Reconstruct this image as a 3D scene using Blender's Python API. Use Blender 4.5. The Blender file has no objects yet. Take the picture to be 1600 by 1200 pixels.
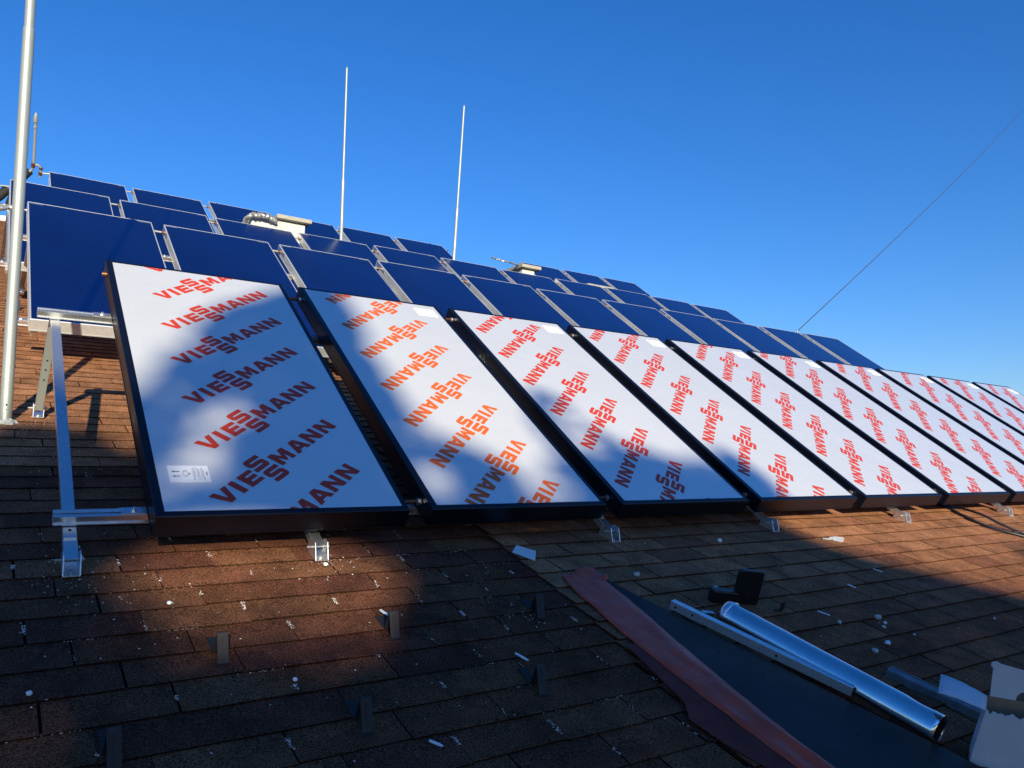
import bpy, bmesh, math, random
from mathutils import Matrix, Vector, noise

random.seed(7)
R_ = math.radians
scene = bpy.context.scene
COL = scene.collection

# ------------------------------------------------------------------ frames of reference
TILT = R_(35.63)             # tilt of the collectors
PITCH = R_(18.13)            # pitch of the roof
PF = Matrix.Rotation(TILT, 4, 'X')
def pw(x, u, n):             # collector frame (along the row, up the slope, out of the glass) -> world
    return PF @ Vector((x, u, n))
ROOF0 = pw(0, -.11, -.18)
RF = Matrix.Translation(ROOF0) @ Matrix.Rotation(PITCH, 4, 'X')
def rw(x, l, h=0):           # roof frame -> world
    return RF @ Vector((x, l, h))

# ------------------------------------------------------------------ camera
Rc = Matrix(((0.82189, -0.45604, 0.34137), (0.06705, -0.51765, -0.85296), (0.56569, 0.72393, -0.39487)))
Cc = (-0.58303, -2.44301, 2.01586)
cam_d = bpy.data.cameras.new("camera"); cam = bpy.data.objects.new("camera", cam_d); COL.objects.link(cam)
cam_d.sensor_width = 36; cam_d.lens = 36 * 1217.25 / 1600; cam_d.clip_start = .02; cam_d.clip_end = 3000
ax = [PF.to_3x3() @ Vector((Rc[i][0], Rc[i][1], Rc[i][2])) for i in range(3)]
m3 = Matrix((ax[0], -ax[1], -ax[2])).transposed()
cam.matrix_world = Matrix.Translation(pw(*Cc)) @ m3.to_4x4()
scene.camera = cam

# ------------------------------------------------------------------ sky and sun
SUN = (PF.to_3x3() @ Vector((-.30, -.595, .747))).normalized()
world = bpy.data.worlds.new("World"); scene.world = world; world.use_nodes = True
wn = world.node_tree; bg = wn.nodes["Background"]
sky = wn.nodes.new("ShaderNodeTexSky"); sky.sky_type = 'NISHITA'; sky.sun_disc = False
sky.sun_elevation = math.asin(SUN.z); sky.sun_rotation = math.atan2(SUN.x, SUN.y)
sky.altitude = 300; sky.air_density = 1.25; sky.dust_density = 0.1; sky.ozone_density = 4.8
hs = wn.nodes.new("ShaderNodeHueSaturation"); hs.inputs['Saturation'].default_value = 1.20
tint = wn.nodes.new("ShaderNodeMix"); tint.data_type = 'RGBA'; tint.blend_type = 'MULTIPLY'; tint.inputs[0].default_value = 1.0
tint.inputs[7].default_value = (.88, .97, 1.33, 1)           # deep clear autumn blue
wn.links.new(sky.outputs[0], hs.inputs['Color']); wn.links.new(hs.outputs[0], tint.inputs[6]); wn.links.new(tint.outputs[2], bg.inputs[0])
bg.inputs[1].default_value = 0.091
sd = bpy.data.lights.new("sun", 'SUN'); so = bpy.data.objects.new("sun", sd); COL.objects.link(so)
sd.energy = 5.0; sd.angle = R_(.6); sd.color = (1, .905, .67)
so.rotation_mode = 'QUATERNION'; so.rotation_quaternion = SUN.to_track_quat('Z', 'Y'); so.location = SUN * 60
scene.view_settings.view_transform = 'Standard'; scene.view_settings.look = 'None'
scene.view_settings.exposure = 0.56; scene.view_settings.gamma = 1
scene.render.engine = 'CYCLES'

# ------------------------------------------------------------------ materials
def mat(name, col, rough=.6, metal=0., spec=.5, noise_s=0, noise_a=0, bump=0, bump_s=60, coat=0, attr=None, rnoise=0, col2=None, detail=6):
    m = bpy.data.materials.new(name); m.use_nodes = True; t = m.node_tree; N = t.nodes; L = t.links
    b = N["Principled BSDF"]; b.inputs['Base Color'].default_value = (*col, 1)
    b.inputs['Roughness'].default_value = rough; b.inputs['Metallic'].default_value = metal
    b.inputs['Specular IOR Level'].default_value = spec; b.inputs['Coat Weight'].default_value = coat
    tc = N.new("ShaderNodeTexCoord")
    if noise_s:
        n = N.new("ShaderNodeTexNoise"); n.inputs['Scale'].default_value = noise_s; n.inputs['Detail'].default_value = detail
        L.new(tc.outputs['Object'], n.inputs['Vector'])
        mr = N.new("ShaderNodeMapRange"); mr.inputs[1].default_value = .3; mr.inputs[2].default_value = .7
        L.new(n.outputs[0], mr.inputs[0])
        mx = N.new("ShaderNodeMix"); mx.data_type = 'RGBA'
        c2 = col2 or tuple(c * (1 - noise_a) for c in col)
        mx.inputs[6].default_value = (*col, 1); mx.inputs[7].default_value = (*c2, 1)
        L.new(mr.outputs[0], mx.inputs[0]); L.new(mx.outputs[2], b.inputs['Base Color'])
        if rnoise:
            m2 = N.new("ShaderNodeMapRange"); m2.inputs[3].default_value = rough - rnoise; m2.inputs[4].default_value = rough + rnoise
            L.new(n.outputs[0], m2.inputs[0]); L.new(m2.outputs[0], b.inputs['Roughness'])
    if bump:
        n2 = N.new("ShaderNodeTexNoise"); n2.inputs['Scale'].default_value = bump_s; n2.inputs['Detail'].default_value = 5
        L.new(tc.outputs['Object'], n2.inputs['Vector'])
        bp = N.new("ShaderNodeBump"); bp.inputs['Strength'].default_value = bump; bp.inputs['Distance'].default_value = .01
        L.new(n2.outputs[0], bp.inputs['Height']); L.new(bp.outputs[0], b.inputs['Normal'])
    return m

def shingle_mat():
    m = bpy.data.materials.new("asphalt_shingle"); m.use_nodes = True; t = m.node_tree; N = t.nodes; L = t.links
    b = N["Principled BSDF"]; b.inputs['Roughness'].default_value = .93; b.inputs['Specular IOR Level'].default_value = .12
    at = N.new("ShaderNodeVertexColor"); at.layer_name = "tone"
    tc = N.new("ShaderNodeTexCoord")
    g = N.new("ShaderNodeTexNoise"); g.inputs['Scale'].default_value = 190; g.inputs['Detail'].default_value = 2
    L.new(tc.outputs['Object'], g.inputs['Vector'])
    gr = N.new("ShaderNodeMapRange"); gr.inputs[1].default_value = .33; gr.inputs[2].default_value = .67; gr.inputs[3].default_value = .22; gr.inputs[4].default_value = 1.85
    L.new(g.outputs[0], gr.inputs[0])
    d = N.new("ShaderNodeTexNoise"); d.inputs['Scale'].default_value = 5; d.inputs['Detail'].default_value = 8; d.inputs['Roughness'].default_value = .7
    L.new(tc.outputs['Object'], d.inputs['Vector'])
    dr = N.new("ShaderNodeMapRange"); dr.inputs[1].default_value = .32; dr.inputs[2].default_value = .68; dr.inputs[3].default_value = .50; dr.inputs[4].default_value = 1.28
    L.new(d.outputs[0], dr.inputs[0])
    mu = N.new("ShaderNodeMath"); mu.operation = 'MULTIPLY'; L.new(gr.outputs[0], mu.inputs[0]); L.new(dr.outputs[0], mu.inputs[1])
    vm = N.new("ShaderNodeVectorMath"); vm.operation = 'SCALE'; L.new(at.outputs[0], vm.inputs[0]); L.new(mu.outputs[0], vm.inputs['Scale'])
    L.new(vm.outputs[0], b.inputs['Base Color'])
    bp = N.new("ShaderNodeBump"); bp.inputs['Strength'].default_value = .55; bp.inputs['Distance'].default_value = .003
    L.new(g.outputs[0], bp.inputs['Height']); L.new(bp.outputs[0], b.inputs['Normal'])
    return m

M = dict(
    shingle=shingle_mat(),
    navy=mat("navy_anodised_frame", (.004, .005, .013), .36, 0, .35, 40, .4, rnoise=.1),
    back=mat("panel_back", (.02, .02, .025), .6),
    film=mat("white_protective_film", (.96, .955, .93), .18, .42, .8, 1.6, .05, bump=.38, bump_s=5.0, coat=.4, rnoise=.08),
    red=mat("red_print", (.60, .048, .018), .35, 0, .45, 30, .12),
    orange=mat("orange_print", (.72, .13, .018), .35, 0, .45, 30, .12),
    sticker=mat("sticker_paper", (.88, .89, .9), .4),
    ink=mat("sticker_ink", (.06, .06, .08), .6),
    greyink=mat("grey_ink", (.42, .44, .5), .6),
    absorber=mat("blue_absorber_glass", (.145, .225, .47), .22, .99, .5, .9, .28, bump=.03, bump_s=1.5, rnoise=.07),
    alu=mat("aluminium", (.90, .91, .92), .30, .9, .5, 25, .14, rnoise=.10),
    alu_matte=mat("aluminium_frame", (.66, .67, .68), .45, .45, .5, 18, .2, rnoise=.10),
    galv=mat("galvanised_steel", (.40, .43, .41), .5, .45, .5, 5, .16, rnoise=.12, bump=.06, bump_s=90),
    steel=mat("polished_steel", (.90, .92, .94), .17, 1., .5, 9, .12, rnoise=.07, bump=.10, bump_s=14),
    dark=mat("dark_interior", (.006, .006, .007), .8),
    copper=mat("copper", (.26, .12, .07), .45, .8, .5, 60, .5, rnoise=.1),
    rubber=mat("black_insulation", (.012, .012, .013), .8, bump=.2, bump_s=40),
    foil=mat("crumpled_foil", (.62, .62, .6), .35, .6, .5, 14, .75, bump=.9, bump_s=40),
    concrete=mat("concrete", (.42, .39, .33), .9, 0, .2, 30, .3, bump=.3, bump_s=80),
    whitewash=mat("white_render", (.60, .59, .56), .85, 0, .2, 14, .22, bump=.2, bump_s=60),
    cement=mat("white_mortar", (.66, .67, .66), .9, 0, .2, 60, .25, bump=.6, bump_s=90),
    membrane=mat("red_membrane", (.60, .085, .038), .36, 0, .5, 9, .3, bump=.25, bump_s=30, rnoise=.12),
    underlay=mat("brown_underlay", (.17, .036, .028), .8, 0, .3, 12, .4),
    sheet=mat("grey_sheet_metal", (.022, .013, .011), .48, .0, .3, 5, .25, rnoise=.1),
    black=mat("black_plastic", (.008, .008, .009), .35),
    hook=mat("dark_snow_hook", (.030, .024, .026), .6, .1, .5, 50, .4),
    rail_dark=mat("weathered_rail", (.42, .44, .48), .45, .8, .5, 20, .3),
    card=mat("white_cardboard", (.62, .64, .68), .7, 0, .3, 8, .10, bump=.08, bump_s=25),
    brown=mat("brown_cardboard", (.30, .21, .14), .85, 0, .2, 14, .2),
    plastic=mat("white_plastic", (.82, .84, .84), .45),
    stone=mat("pebble", (.62, .60, .54), .85, 0, .2, 90, .3),
    cable=mat("black_cable", (.014, .015, .02), .35),
    wire=mat("grey_wire", (.05, .06, .08), .5),
    grit=mat("grit", (.82, .82, .80), .8, 0, .2, 200, .5),
    bark=mat("bark", (.09, .065, .045), .9, 0, .2, 8, .4, bump=.5, bump_s=20),
    leaf=mat("leaves", (.055, .085, .03), .7, 0, .3, .7, .45),
    wall=mat("wall_plaster", (.5, .45, .38), .9, 0, .2, 3, .15),
    ground=mat("ground", (.05, .07, .03), .95, 0, .1, .12, .5, col2=(.11, .10, .06)),
)

# ------------------------------------------------------------------ object helpers
def link(o, parent=None):
    COL.objects.link(o)
    if parent: o.parent = parent
    return o
def tag(o, label=None, cat=None, group=None, kind=None):
    if label: o["label"] = label
    if cat: o["category"] = cat
    if group: o["group"] = group
    if kind: o["kind"] = kind
    return o
def thing(name, label, cat, loc=(0, 0, 0), rx=0., rz=0., group=None):
    o = bpy.data.objects.new(name, None); o.empty_display_size = .1
    COL.objects.link(o); o.location = loc; o.rotation_euler = (rx, 0, rz)
    return tag(o, label, cat, group)

class MB:
    def __init__(s): s.v = []; s.f = []; s.m = []; s.cur = 0; s.smooth = set()
    def add(s, vs, fs, smooth=False):
        b = len(s.v); s.v += [tuple(v) for v in vs]
        for f in fs:
            if smooth: s.smooth.add(len(s.f))
            s.f.append([b + i for i in f]); s.m.append(s.cur)
        return s
    def box(s, x0, x1, y0, y1, z0, z1, T=None):
        vs = [Vector((x, y, z)) for z in (z0, z1) for y in (y0, y1) for x in (x0, x1)]
        if T: vs = [T @ v for v in vs]
        return s.add(vs, [(0, 2, 3, 1), (4, 5, 7, 6), (0, 1, 5, 4), (2, 6, 7, 3), (0, 4, 6, 2), (1, 3, 7, 5)])
    def bar(s, a, b, w, h, up=Vector((0, 0, 1))):            # solid bar from a to b
        a = Vector(a); b = Vector(b); d = (b - a); L = d.length; d.normalize()
        x = d.cross(Vector(up)).normalized(); z = x.cross(d)
        T = Matrix((x, d, z)).transposed().to_4x4(); T.translation = a
        return s.box(-w / 2, w / 2, 0, L, -h / 2, h / 2, T)
    def channel(s, a, b, w, h, t=.003, up=Vector((0, 0, 1)), open_side=-1):   # U profile
        a = Vector(a); b = Vector(b); d = (b - a); L = d.length; d.normalize()
        x = d.cross(Vector(up)).normalized(); z = x.cross(d)
        T = Matrix((x, d, z)).transposed().to_4x4(); T.translation = a
        s.box(-w / 2, -w / 2 + t, 0, L, -h / 2, h / 2, T); s.box(w / 2 - t, w / 2, 0, L, -h / 2, h / 2, T)
        if open_side < 0: s.box(-w / 2 + t, w / 2 - t, 0, L, h / 2 - t, h / 2, T)
        else: s.box(-w / 2 + t, w / 2 - t, 0, L, -h / 2, -h / 2 + t, T)
        return s
    def tube(s, pts, r, seg=12, cap=True, smooth=True):
        pts = [Vector(p) for p in pts]; rs = r if isinstance(r, (list, tuple)) else [r] * len(pts)
        rings = []; prev = None
        for i, p in enumerate(pts):
            d = (pts[min(i + 1, len(pts) - 1)] - pts[max(i - 1, 0)]).normalized()
            if prev is None:
                x = d.orthogonal().normalized()
            else:
                x = (prev - d * prev.dot(d)).normalized()
            prev = x; y = d.cross(x)
            rings.append([p + (x * math.cos(2 * math.pi * k / seg) + y * math.sin(2 * math.pi * k / seg)) * rs[i] for k in range(seg)])
        vs = [v for r_ in rings for v in r_]
        fs = [(i * seg + k, i * seg + (k + 1) % seg, (i + 1) * seg + (k + 1) % seg, (i + 1) * seg + k) for i in range(len(pts) - 1) for k in range(seg)]
        s.add(vs, fs, smooth)
        if cap:
            n = len(rings) - 1
            s.add(rings[0], [tuple(reversed(range(seg)))]); s.add(rings[n], [tuple(range(seg))])
        return s
    def prism(s, poly, z0, z1, T=None):
        n = len(poly); vs = [Vector((x, y, z)) for z in (z0, z1) for x, y in poly]
        if T: vs = [T @ v for v in vs]
        return s.add(vs, [tuple(reversed(range(n))), tuple(range(n, 2 * n))] + [(i, (i + 1) % n, n + (i + 1) % n, n + i) for i in range(n)])
    def build(s, name, mats, parent=None, bevel=0):
        me = bpy.data.meshes.new(name); me.from_pydata(s.v, [], s.f)
        ms = mats if isinstance(mats, (list, tuple)) else [mats]
        for m in ms: me.materials.append(m)
        me.polygons.foreach_set('material_index', s.m)
        if s.smooth: me.polygons.foreach_set('use_smooth', [i in s.smooth for i in range(len(s.f))])
        me.update()
        o = bpy.data.objects.new(name, me); link(o, parent)
        if bevel:
            bv = o.modifiers.new("bevel", 'BEVEL'); bv.width = bevel; bv.segments = 2; bv.limit_method = 'ANGLE'; bv.angle_limit = R_(40)
        return o

def dup(root, loc, label=None, group=None, swap=None):
    def cp(o, par):
        c = o.copy(); COL.objects.link(c); c.parent = par
        if swap and o.data and o.data.name in swap: c.data = swap[o.data.name]
        for ch in list(o.children): cp(ch, c)
        return c
    r = cp(root, None); r.location = loc
    if label: r["label"] = label
    if group: r["group"] = group
    return r
ORD = ["first", "second", "third", "fourth", "fifth", "sixth", "seventh", "eighth", "ninth", "tenth", "eleventh"]

# ------------------------------------------------------------------ ground and house
g = MB(); S = 900
g.add([(-S, -S, -7.5), (S, -S, -7.5), (S, S, -7.5), (-S, S, -7.5)], [(0, 1, 2, 3)])
tag(g.build("ground", M['ground']), kind="structure")

XL, XR, LB, LT = -9.0, 14.2, -6.4, 18.6     # extent of the roof slope
h = thing("house", "plastered house walls carrying the brown shingle roof slope", "house", (0, 0, -7.5))
a0 = rw(0, LB + .5, -.05); a1 = rw(0, LT, -.05)
w = MB()
for X in (XL + .4, XR - .4):
    poly = [(a0.y, -7.5), (2 * a1.y - a0.y, -7.5), (2 * a1.y - a0.y, a0.z - .05), (a1.y, a1.z - .05), (a0.y, a0.z - .05)]
    T = Matrix(((0, 0, 1, X), (1, 0, 0, 0), (0, 1, 0, 7.5), (0, 0, 0, 1)))
    w.prism(poly, -.15, .15, T)
w.box(XL + .56, XR - .56, a0.y, a0.y + .3, 0, a0.z + 7.4)
w.box(XL + .56, XR - .56, 2 * a1.y - a0.y - .3, 2 * a1.y - a0.y, 0, a0.z + 7.4)
w.build("wall", M['wall'], h)

# ------------------------------------------------------------------ shingle roof
def seam_x(l):               # edge where the newer covering starts
    pts = [(-7, .6), (-1.516, 1.45), (-.947, 1.543), (-.569, 1.572), (-.161, 1.58), (.188, 1.589), (20, 1.62)]
    for (l0, x0), (l1, x1) in zip(pts, pts[1:]):
        if l <= l1: return x0 + (x1 - x0) * (l - l0) / (l1 - l0)
    return 1.62
def build_roof():
    rnd = random.Random(3)
    vs = []; fs = []; cols = []
    E = .15; TAB = .333; k0 = int(LB / E); k1 = int(LT / E)
    def quad(a, b, c, d, col):
        i = len(vs); vs.extend((a, b, c, d)); fs.append((i, i + 1, i + 2, i + 3)); cols.append(col)
    base = (.035, .025, .02)
    quad((XL, LB, -.012), (XR, LB, -.012), (XR, LT, -.012), (XL, LT, -.012), base)
    for k in range(k0, k1):
        l0 = .022 + k * E
        near = -3 < l0 < 3
        wob = lambda x: .0035 * math.sin(x * 1.7 + k * 2.1) + .002 * math.sin(x * 5.3 + k)
        sx = seam_x(l0 + E / 2)
        for side in (0, 1):
            if side == 0:
                off = .232 - .118 * (k) ; gap = .0040; lift = 0
            else:
                off = .09 + (.1665 if k % 2 else 0) + .012 * k; gap = .0080; lift = .007
            i0 = math.floor((XL - off) / TAB) if side == 0 else math.floor((sx - off) / TAB)
            i1 = math.ceil((sx - off) / TAB) if side == 0 else math.ceil((XR - off) / TAB)
            for i in range(i0, i1):
                xa = off + i * TAB + rnd.uniform(-.005, .005); xb = off + (i + 1) * TAB
                if side == 0: xb = min(xb, sx)
                else: xa = max(xa, sx)
                xa = max(xa, XL); xb = min(xb, XR)
                if xb - xa < .02: continue
                v = rnd.uniform(.80, 1.15) * .86; r_ = rnd.random()
                if side == 0:
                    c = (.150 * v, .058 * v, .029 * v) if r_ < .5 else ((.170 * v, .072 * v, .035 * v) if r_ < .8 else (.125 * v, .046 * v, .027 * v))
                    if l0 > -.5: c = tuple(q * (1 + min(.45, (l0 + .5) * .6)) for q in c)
                    if l0 > 1.2: c = (.42 * v, .190 * v, .092 * v)  # sunlit stretch up the slope painted lighter than the shaded courses below
                else:
                    v = rnd.uniform(.82, 1.14) * .9
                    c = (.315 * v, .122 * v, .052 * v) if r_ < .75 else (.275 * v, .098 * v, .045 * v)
                    qq = max(0, min(1, (l0 + 1.3) / .9)); c = (c[0] * (.80 + .46 * qq), c[1] * (.78 + .64 * qq), c[2] * (.85 + .75 * qq))  # sun and shade put into the colour: lit upper courses lighter, lower ones darker
                xa += gap / 2; xb -= gap / 2
                jl = rnd.uniform(-.0045, .0045) if side == 0 else rnd.uniform(-.0025, .0025); hb = (.0062 if side == 0 else .0085) + rnd.uniform(0, .0022) + lift; ht = .0008 + lift
                la = l0 + jl + wob(xa); lb = l0 + jl + wob(xb) + rnd.uniform(-.0015, .0015)
                hb2 = hb + rnd.uniform(-.001, .001)
                A = (xa, la, hb); B = (xb, lb, hb2); C2 = (xb, l0 + E + .012, ht); D = (xa, l0 + E + .012, ht)
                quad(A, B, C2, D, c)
                dk = tuple(x * .22 for x in c)  # contact shadow at butts and cut sides put into their colour
                quad((xa, la, -.008), (xb, lb, -.008), B, A, dk)
                if near or side == 1:
                    quad((xa, l0 + E, ht - .008), (xa, la, -.008), A, D, dk); quad((xb, lb, -.008), (xb, l0 + E, ht - .008), C2, B, dk)
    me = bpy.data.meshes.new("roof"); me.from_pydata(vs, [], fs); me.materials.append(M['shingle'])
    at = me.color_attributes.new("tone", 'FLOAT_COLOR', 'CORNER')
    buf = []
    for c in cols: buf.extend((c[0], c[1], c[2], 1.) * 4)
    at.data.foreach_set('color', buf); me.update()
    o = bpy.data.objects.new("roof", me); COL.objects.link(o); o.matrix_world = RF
    tag(o, kind="structure")
    b = MB(); top = rw(0, LT, -.012)          # the far slope
    far = rw(0, LB, 0)
    b.add([(XL, top.y, top.z), (XR, top.y, top.z), (XR, 2 * top.y - far.y, far.z), (XL, 2 * top.y - far.y, far.z)], [(0, 1, 2, 3)])
    tag(b.build("roof_far_slope", M['underlay']), kind="structure")
build_roof()

# ------------------------------------------------------------------ lettering of the protective film
def halfA(sg):
    p = [(0, -.085), (.036, 0), (.056, 0), (.056, -.022), (.046, -.05), (.056, -.05), (.056, -.07), (.038, -.07), (.032, -.085)]
    return p if sg > 0 else [(.112 - x, y) for x, y in reversed(p)]
LV = [(0, 0), (.036, -.085), (.068, -.085), (.104, 0), (.072, 0), (.052, -.058), (.032, 0)]
LE = [(0, 0), (0, -.085), (.088, -.085), (.088, -.064), (.032, -.064), (.032, -.053), (.082, -.053), (.082, -.032), (.032, -.032), (.032, -.021), (.088, -.021), (.088, 0)]
LS = [(.1, 0), (.020, 0), (.006, -.004), (0, -.014), (0, -.040), (.006, -.049), (.020, -.0535), (.070, -.0535), (.076, -.058), (.070, -.0625), (0, -.0625), (0, -.085), (.082, -.085), (.095, -.081), (.1, -.071), (.1, -.044), (.094, -.036), (.080, -.0315), (.030, -.0315), (.024, -.027), (.030, -.0225), (.1, -.0225)]
LM = [(0, -.085), (.030, -.085), (.030, -.035), (.050, -.075), (.062, -.075), (.082, -.035), (.082, -.085), (.112, -.085), (.112, 0), (.078, 0), (.056, -.042), (.034, 0), (0, 0)]
LN = [(0, -.085), (.030, -.085), (.030, -.036), (.071, -.085), (.104, -.085), (.104, 0), (.074, 0), (.074, -.05), (.034, 0), (0, 0)]
LI = [(0, 0), (0, -.085), (.032, -.085), (.032, 0)]
LOGO = [(LV, 0, 0), (LI, .120, 0), (LE, .180, 0), (LS, .280, .045), (LS, .288, -.052), (LM, .405, 0), (halfA(1), .536, 0), (halfA(-1), .536, 0), (LN, .660, 0), (LN, .786, 0)]
FX0, FX1, FU0, FU1 = .034, 1.026, .030, 2.350
def lettering(name, ox, us, turned):
    bm = bmesh.new(); th = R_(43.2) + (math.pi if turned else 0); c, s = math.cos(th), math.sin(th)
    for u0 in us:
        for poly, dx, dy in LOGO:
            vs = [bm.verts.new((ox + (x + dx) * c - (y + dy) * s, u0 + (x + dx) * s + (y + dy) * c, .0012)) for x, y in poly]
            try: bm.faces.new(vs)
            except ValueError: pass
    bm.normal_update(); bmesh.ops.triangulate(bm, faces=bm.faces[:], ngon_method='EAR_CLIP')
    for co, no in (((FX0, 0, 0), (-1, 0, 0)), ((FX1, 0, 0), (1, 0, 0)), ((0, FU0, 0), (0, -1, 0)), ((0, FU1, 0), (0, 1, 0))):
        bmesh.ops.bisect_plane(bm, geom=bm.verts[:] + bm.edges[:] + bm.faces[:], plane_co=co, plane_no=no, clear_outer=True)
    bmesh.ops.recalc_face_normals(bm, faces=bm.faces[:])
    for f in bm.faces:
        if f.normal.z < 0: f.normal_flip()
    me = bpy.data.meshes.new(name); bm.to_mesh(me); bm.free()
    return me

# ------------------------------------------------------------------ collectors
PW, PH, PD, STEP = 1.056, 2.38, .09, 1.1706
def frame_mb(lip, depth=PD, low=.0035):
    b = MB(); c = .003
    o = [(0, 0), (PW, 0), (PW, PH), (0, PH)]
    def ring(d, z): return [(d, d, z), (PW - d, d, z), (PW - d, PH - d, z), (d, PH - d, z)]
    rings = [ring(.0, -depth), ring(0, -c), ring(c, 0), ring(lip, 0), ring(lip + .001, -low)]
    vs = [v for r in rings for v in r]
    fs = [(i * 4 + k, i * 4 + (k + 1) % 4, (i + 1) * 4 + (k + 1) % 4, (i + 1) * 4 + k) for i in range(len(rings) - 1) for k in range(4)]
    b.add(vs, fs); b.add(rings[0], [(3, 2, 1, 0)])
    # thin lower flange round the case
    b.box(-.002, PW + .002, -.002, 0, -depth - .003, -depth + .006); b.box(-.002, 0, 0, PH, -depth - .003, -depth + .006)
    b.box(PW, PW + .002, 0, PH, -depth - .003, -depth + .006); b.box(-.002, PW + .002, PH, PH + .002, -depth - .003, -depth + .006)
    return b
def make_front(label):
    t = thing("solar_collector", label, "solar collector", pw(0, 0, 0), TILT, group="film covered collectors of the front row")
    frame_mb(.033).build("frame", M['navy'], t)
    f = MB(); nx, ny = 14, 30
    vs = []
    for j in range(ny + 1):
        for i in range(nx + 1):
            x = FX0 + (FX1 - FX0) * i / nx; y = FU0 + (FU1 - FU0) * j / ny
            vs.append((x, y, .0))
    f.add(vs, [(j * (nx + 1) + i, j * (nx + 1) + i + 1, (j + 1) * (nx + 1) + i + 1, (j + 1) * (nx + 1) + i) for j in range(ny) for i in range(nx)], True)
    fo = f.build("protective_film", M['film'], t); fo.location = (0, 0, .0006)
    lm = lettering("lettering", .205, [.485 + .372 * k for k in range(-2, 6)], False); lm.materials.append(M['red'])
    lo = bpy.data.objects.new("lettering", lm); link(lo, fo)
    # sticker on the film
    st = MB(); st.box(0, .158, 0, .108, 0, .0012); so_ = st.build("sticker", M['sticker'], fo); so_.location = (.077, .212, .0006)
    pr = MB()
    for yy in (.068, .036):                                     # two dark arrow marks
        pr.prism([(.012, yy), (.024, yy - .006), (.024, yy - .0022), (.044, yy - .0022), (.044, yy + .0022), (.024, yy + .0022), (.024, yy + .006)], .0013, .0017)
    rr = random.Random(5)
    for _ in range(26):
        a = rr.uniform(0, 6.28); q = .5 + .5 * rr.random()
        x = .066 + .017 * q * math.cos(a); y = .054 + .022 * q * math.sin(a)
        pr.box(x - .0018, x + .0018, y - .0014, y + .0014, .0013, .0017)
    pr.box(.146, .150, .042, .066, .0013, .0017)
    pr.build("pictogram", M['ink'], so_)
    tx = MB()
    for i in range(11):
        if i in (3, 7): continue
        x = .093 + i * .0042; tx.box(x, x + .0022, .008 + .03 * rr.random() * (i % 3 == 2), .100 - .02 * rr.random(), .0013, .0017)
    tx.build("small_print", M['greyink'], so_)
    for u in (PH - .115, .115):
        MB().tube([(PW - .012, u, -.045), (STEP - .004, u, -.045)], .0105, 12).build("connecting_pipe", M['copper'], t)
        for q0, q1 in ((PW + .001, PW + .018), (STEP - .020, STEP - .004)):
            MB().tube([(q0, u, -.045), (q1, u, -.045)], .0165, 6, smooth=False).build("pipe_nut", M['alu'], t)
    return t
n_front = 10
first = make_front("leftmost film covered collector, its red lettering rising to the right")
plug = MB(); plug.tube([(-.022, PH - .115, -.045), (.0, PH - .115, -.045)], [.014, .018], 10); plug.build("end_plug", M['copper'], first)
PH2 = {1: (.847, 2.087 - .048), 2: (.789, 1.872 - .01), 3: (.790, 1.97), 4: (.800, 2.22), 5: (.78, 2.07), 6: (.83, 1.96), 7: (.86, 1.85), 8: (.81, 2.02), 9: (.79, 1.90)}
def opt(i, words): return words[i]
FL = ["", "film covered collector with orange lettering, second from the left in front",
      "film covered collector right of the orange lettered one, red lettering",
      "fourth film covered collector from the left, shade only on its lower end",
      "fully sunlit film covered collector, fifth from the left in the front row",
      "film covered collector, sixth from the left in the front row",
      "film covered collector, seventh from the left in the front row",
      "film covered collector, eighth from the left in the front row",
      "film covered collector, ninth from the left in the front row",
      "film covered collector cut by the right picture edge, last of the front row"]
for i in range(1, n_front):
    t = dup(first, pw(i * STEP, 0, 0), FL[i])
    for ch in list(t.children):
        if ch.name.startswith("end_plug"): bpy.data.objects.remove(ch)
        elif ch.name.startswith("protective_film"):
            for sub in list(ch.children):
                if sub.name.startswith("lettering"):
                    ox, u0 = PH2[i]; us = [u0 - .372 * k for k in range(-2, 8)]
                    lm = lettering("lettering", ox, us, True); lm.materials.append(M['orange'] if i == 1 else M['red']); sub.data = lm
                elif sub.name.startswith("sticker"):
                    sub.location = (.990, 2.285, .0006); sub.rotation_euler = (0, 0, math.pi)
for nm in ("ring",): pass

def make_rear(label):
    t = thing("solar_collector", label, "solar collector", (0, 0, 0), TILT, group="uncovered blue collectors of the rear rows")
    frame_mb(.010, low=.002).build("frame", M['alu_matte'], t)
    gl = MB(); gl.box(.0105, PW - .0105, .0105, PH - .0105, -.02, -.0012); gl.build("absorber_glass", M['absorber'], t)
    for x0 in (.014, PW - .124): MB().box(x0, x0 + .11, PH - .034, PH - .022, -.0011, .0015).build("corner_strip", M['alu'], t)
    for x0 in (-.003, PW): MB().box(x0, x0 + .003, PH - .28, PH - .02, -.05, -.004).build("edge_plate", M['alu'], t)
    cp = MB()
    for u in (PH - .115,): cp.tube([(PW - .0, u, -.045), (STEP, u, -.045)], .011, 10)
    cp.build("connecting_pipe", M['galv'], t)
    nt = MB(); nt.tube([(STEP - .028, PH - .115, -.045), (STEP - .003, PH - .115, -.045)], .017, 8); nt.build("pipe_joint", M['copper'], t)
    return t
ROWS = {2: (-.3029, 5.6858, -.9138), 3: (-.4077, 8.2389, -1.6055), 4: (.1218, 11.1539, -2.3495)}
rnm = {2: "second row", 3: "third row", 4: "rearmost row"}
rear0 = None
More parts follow.
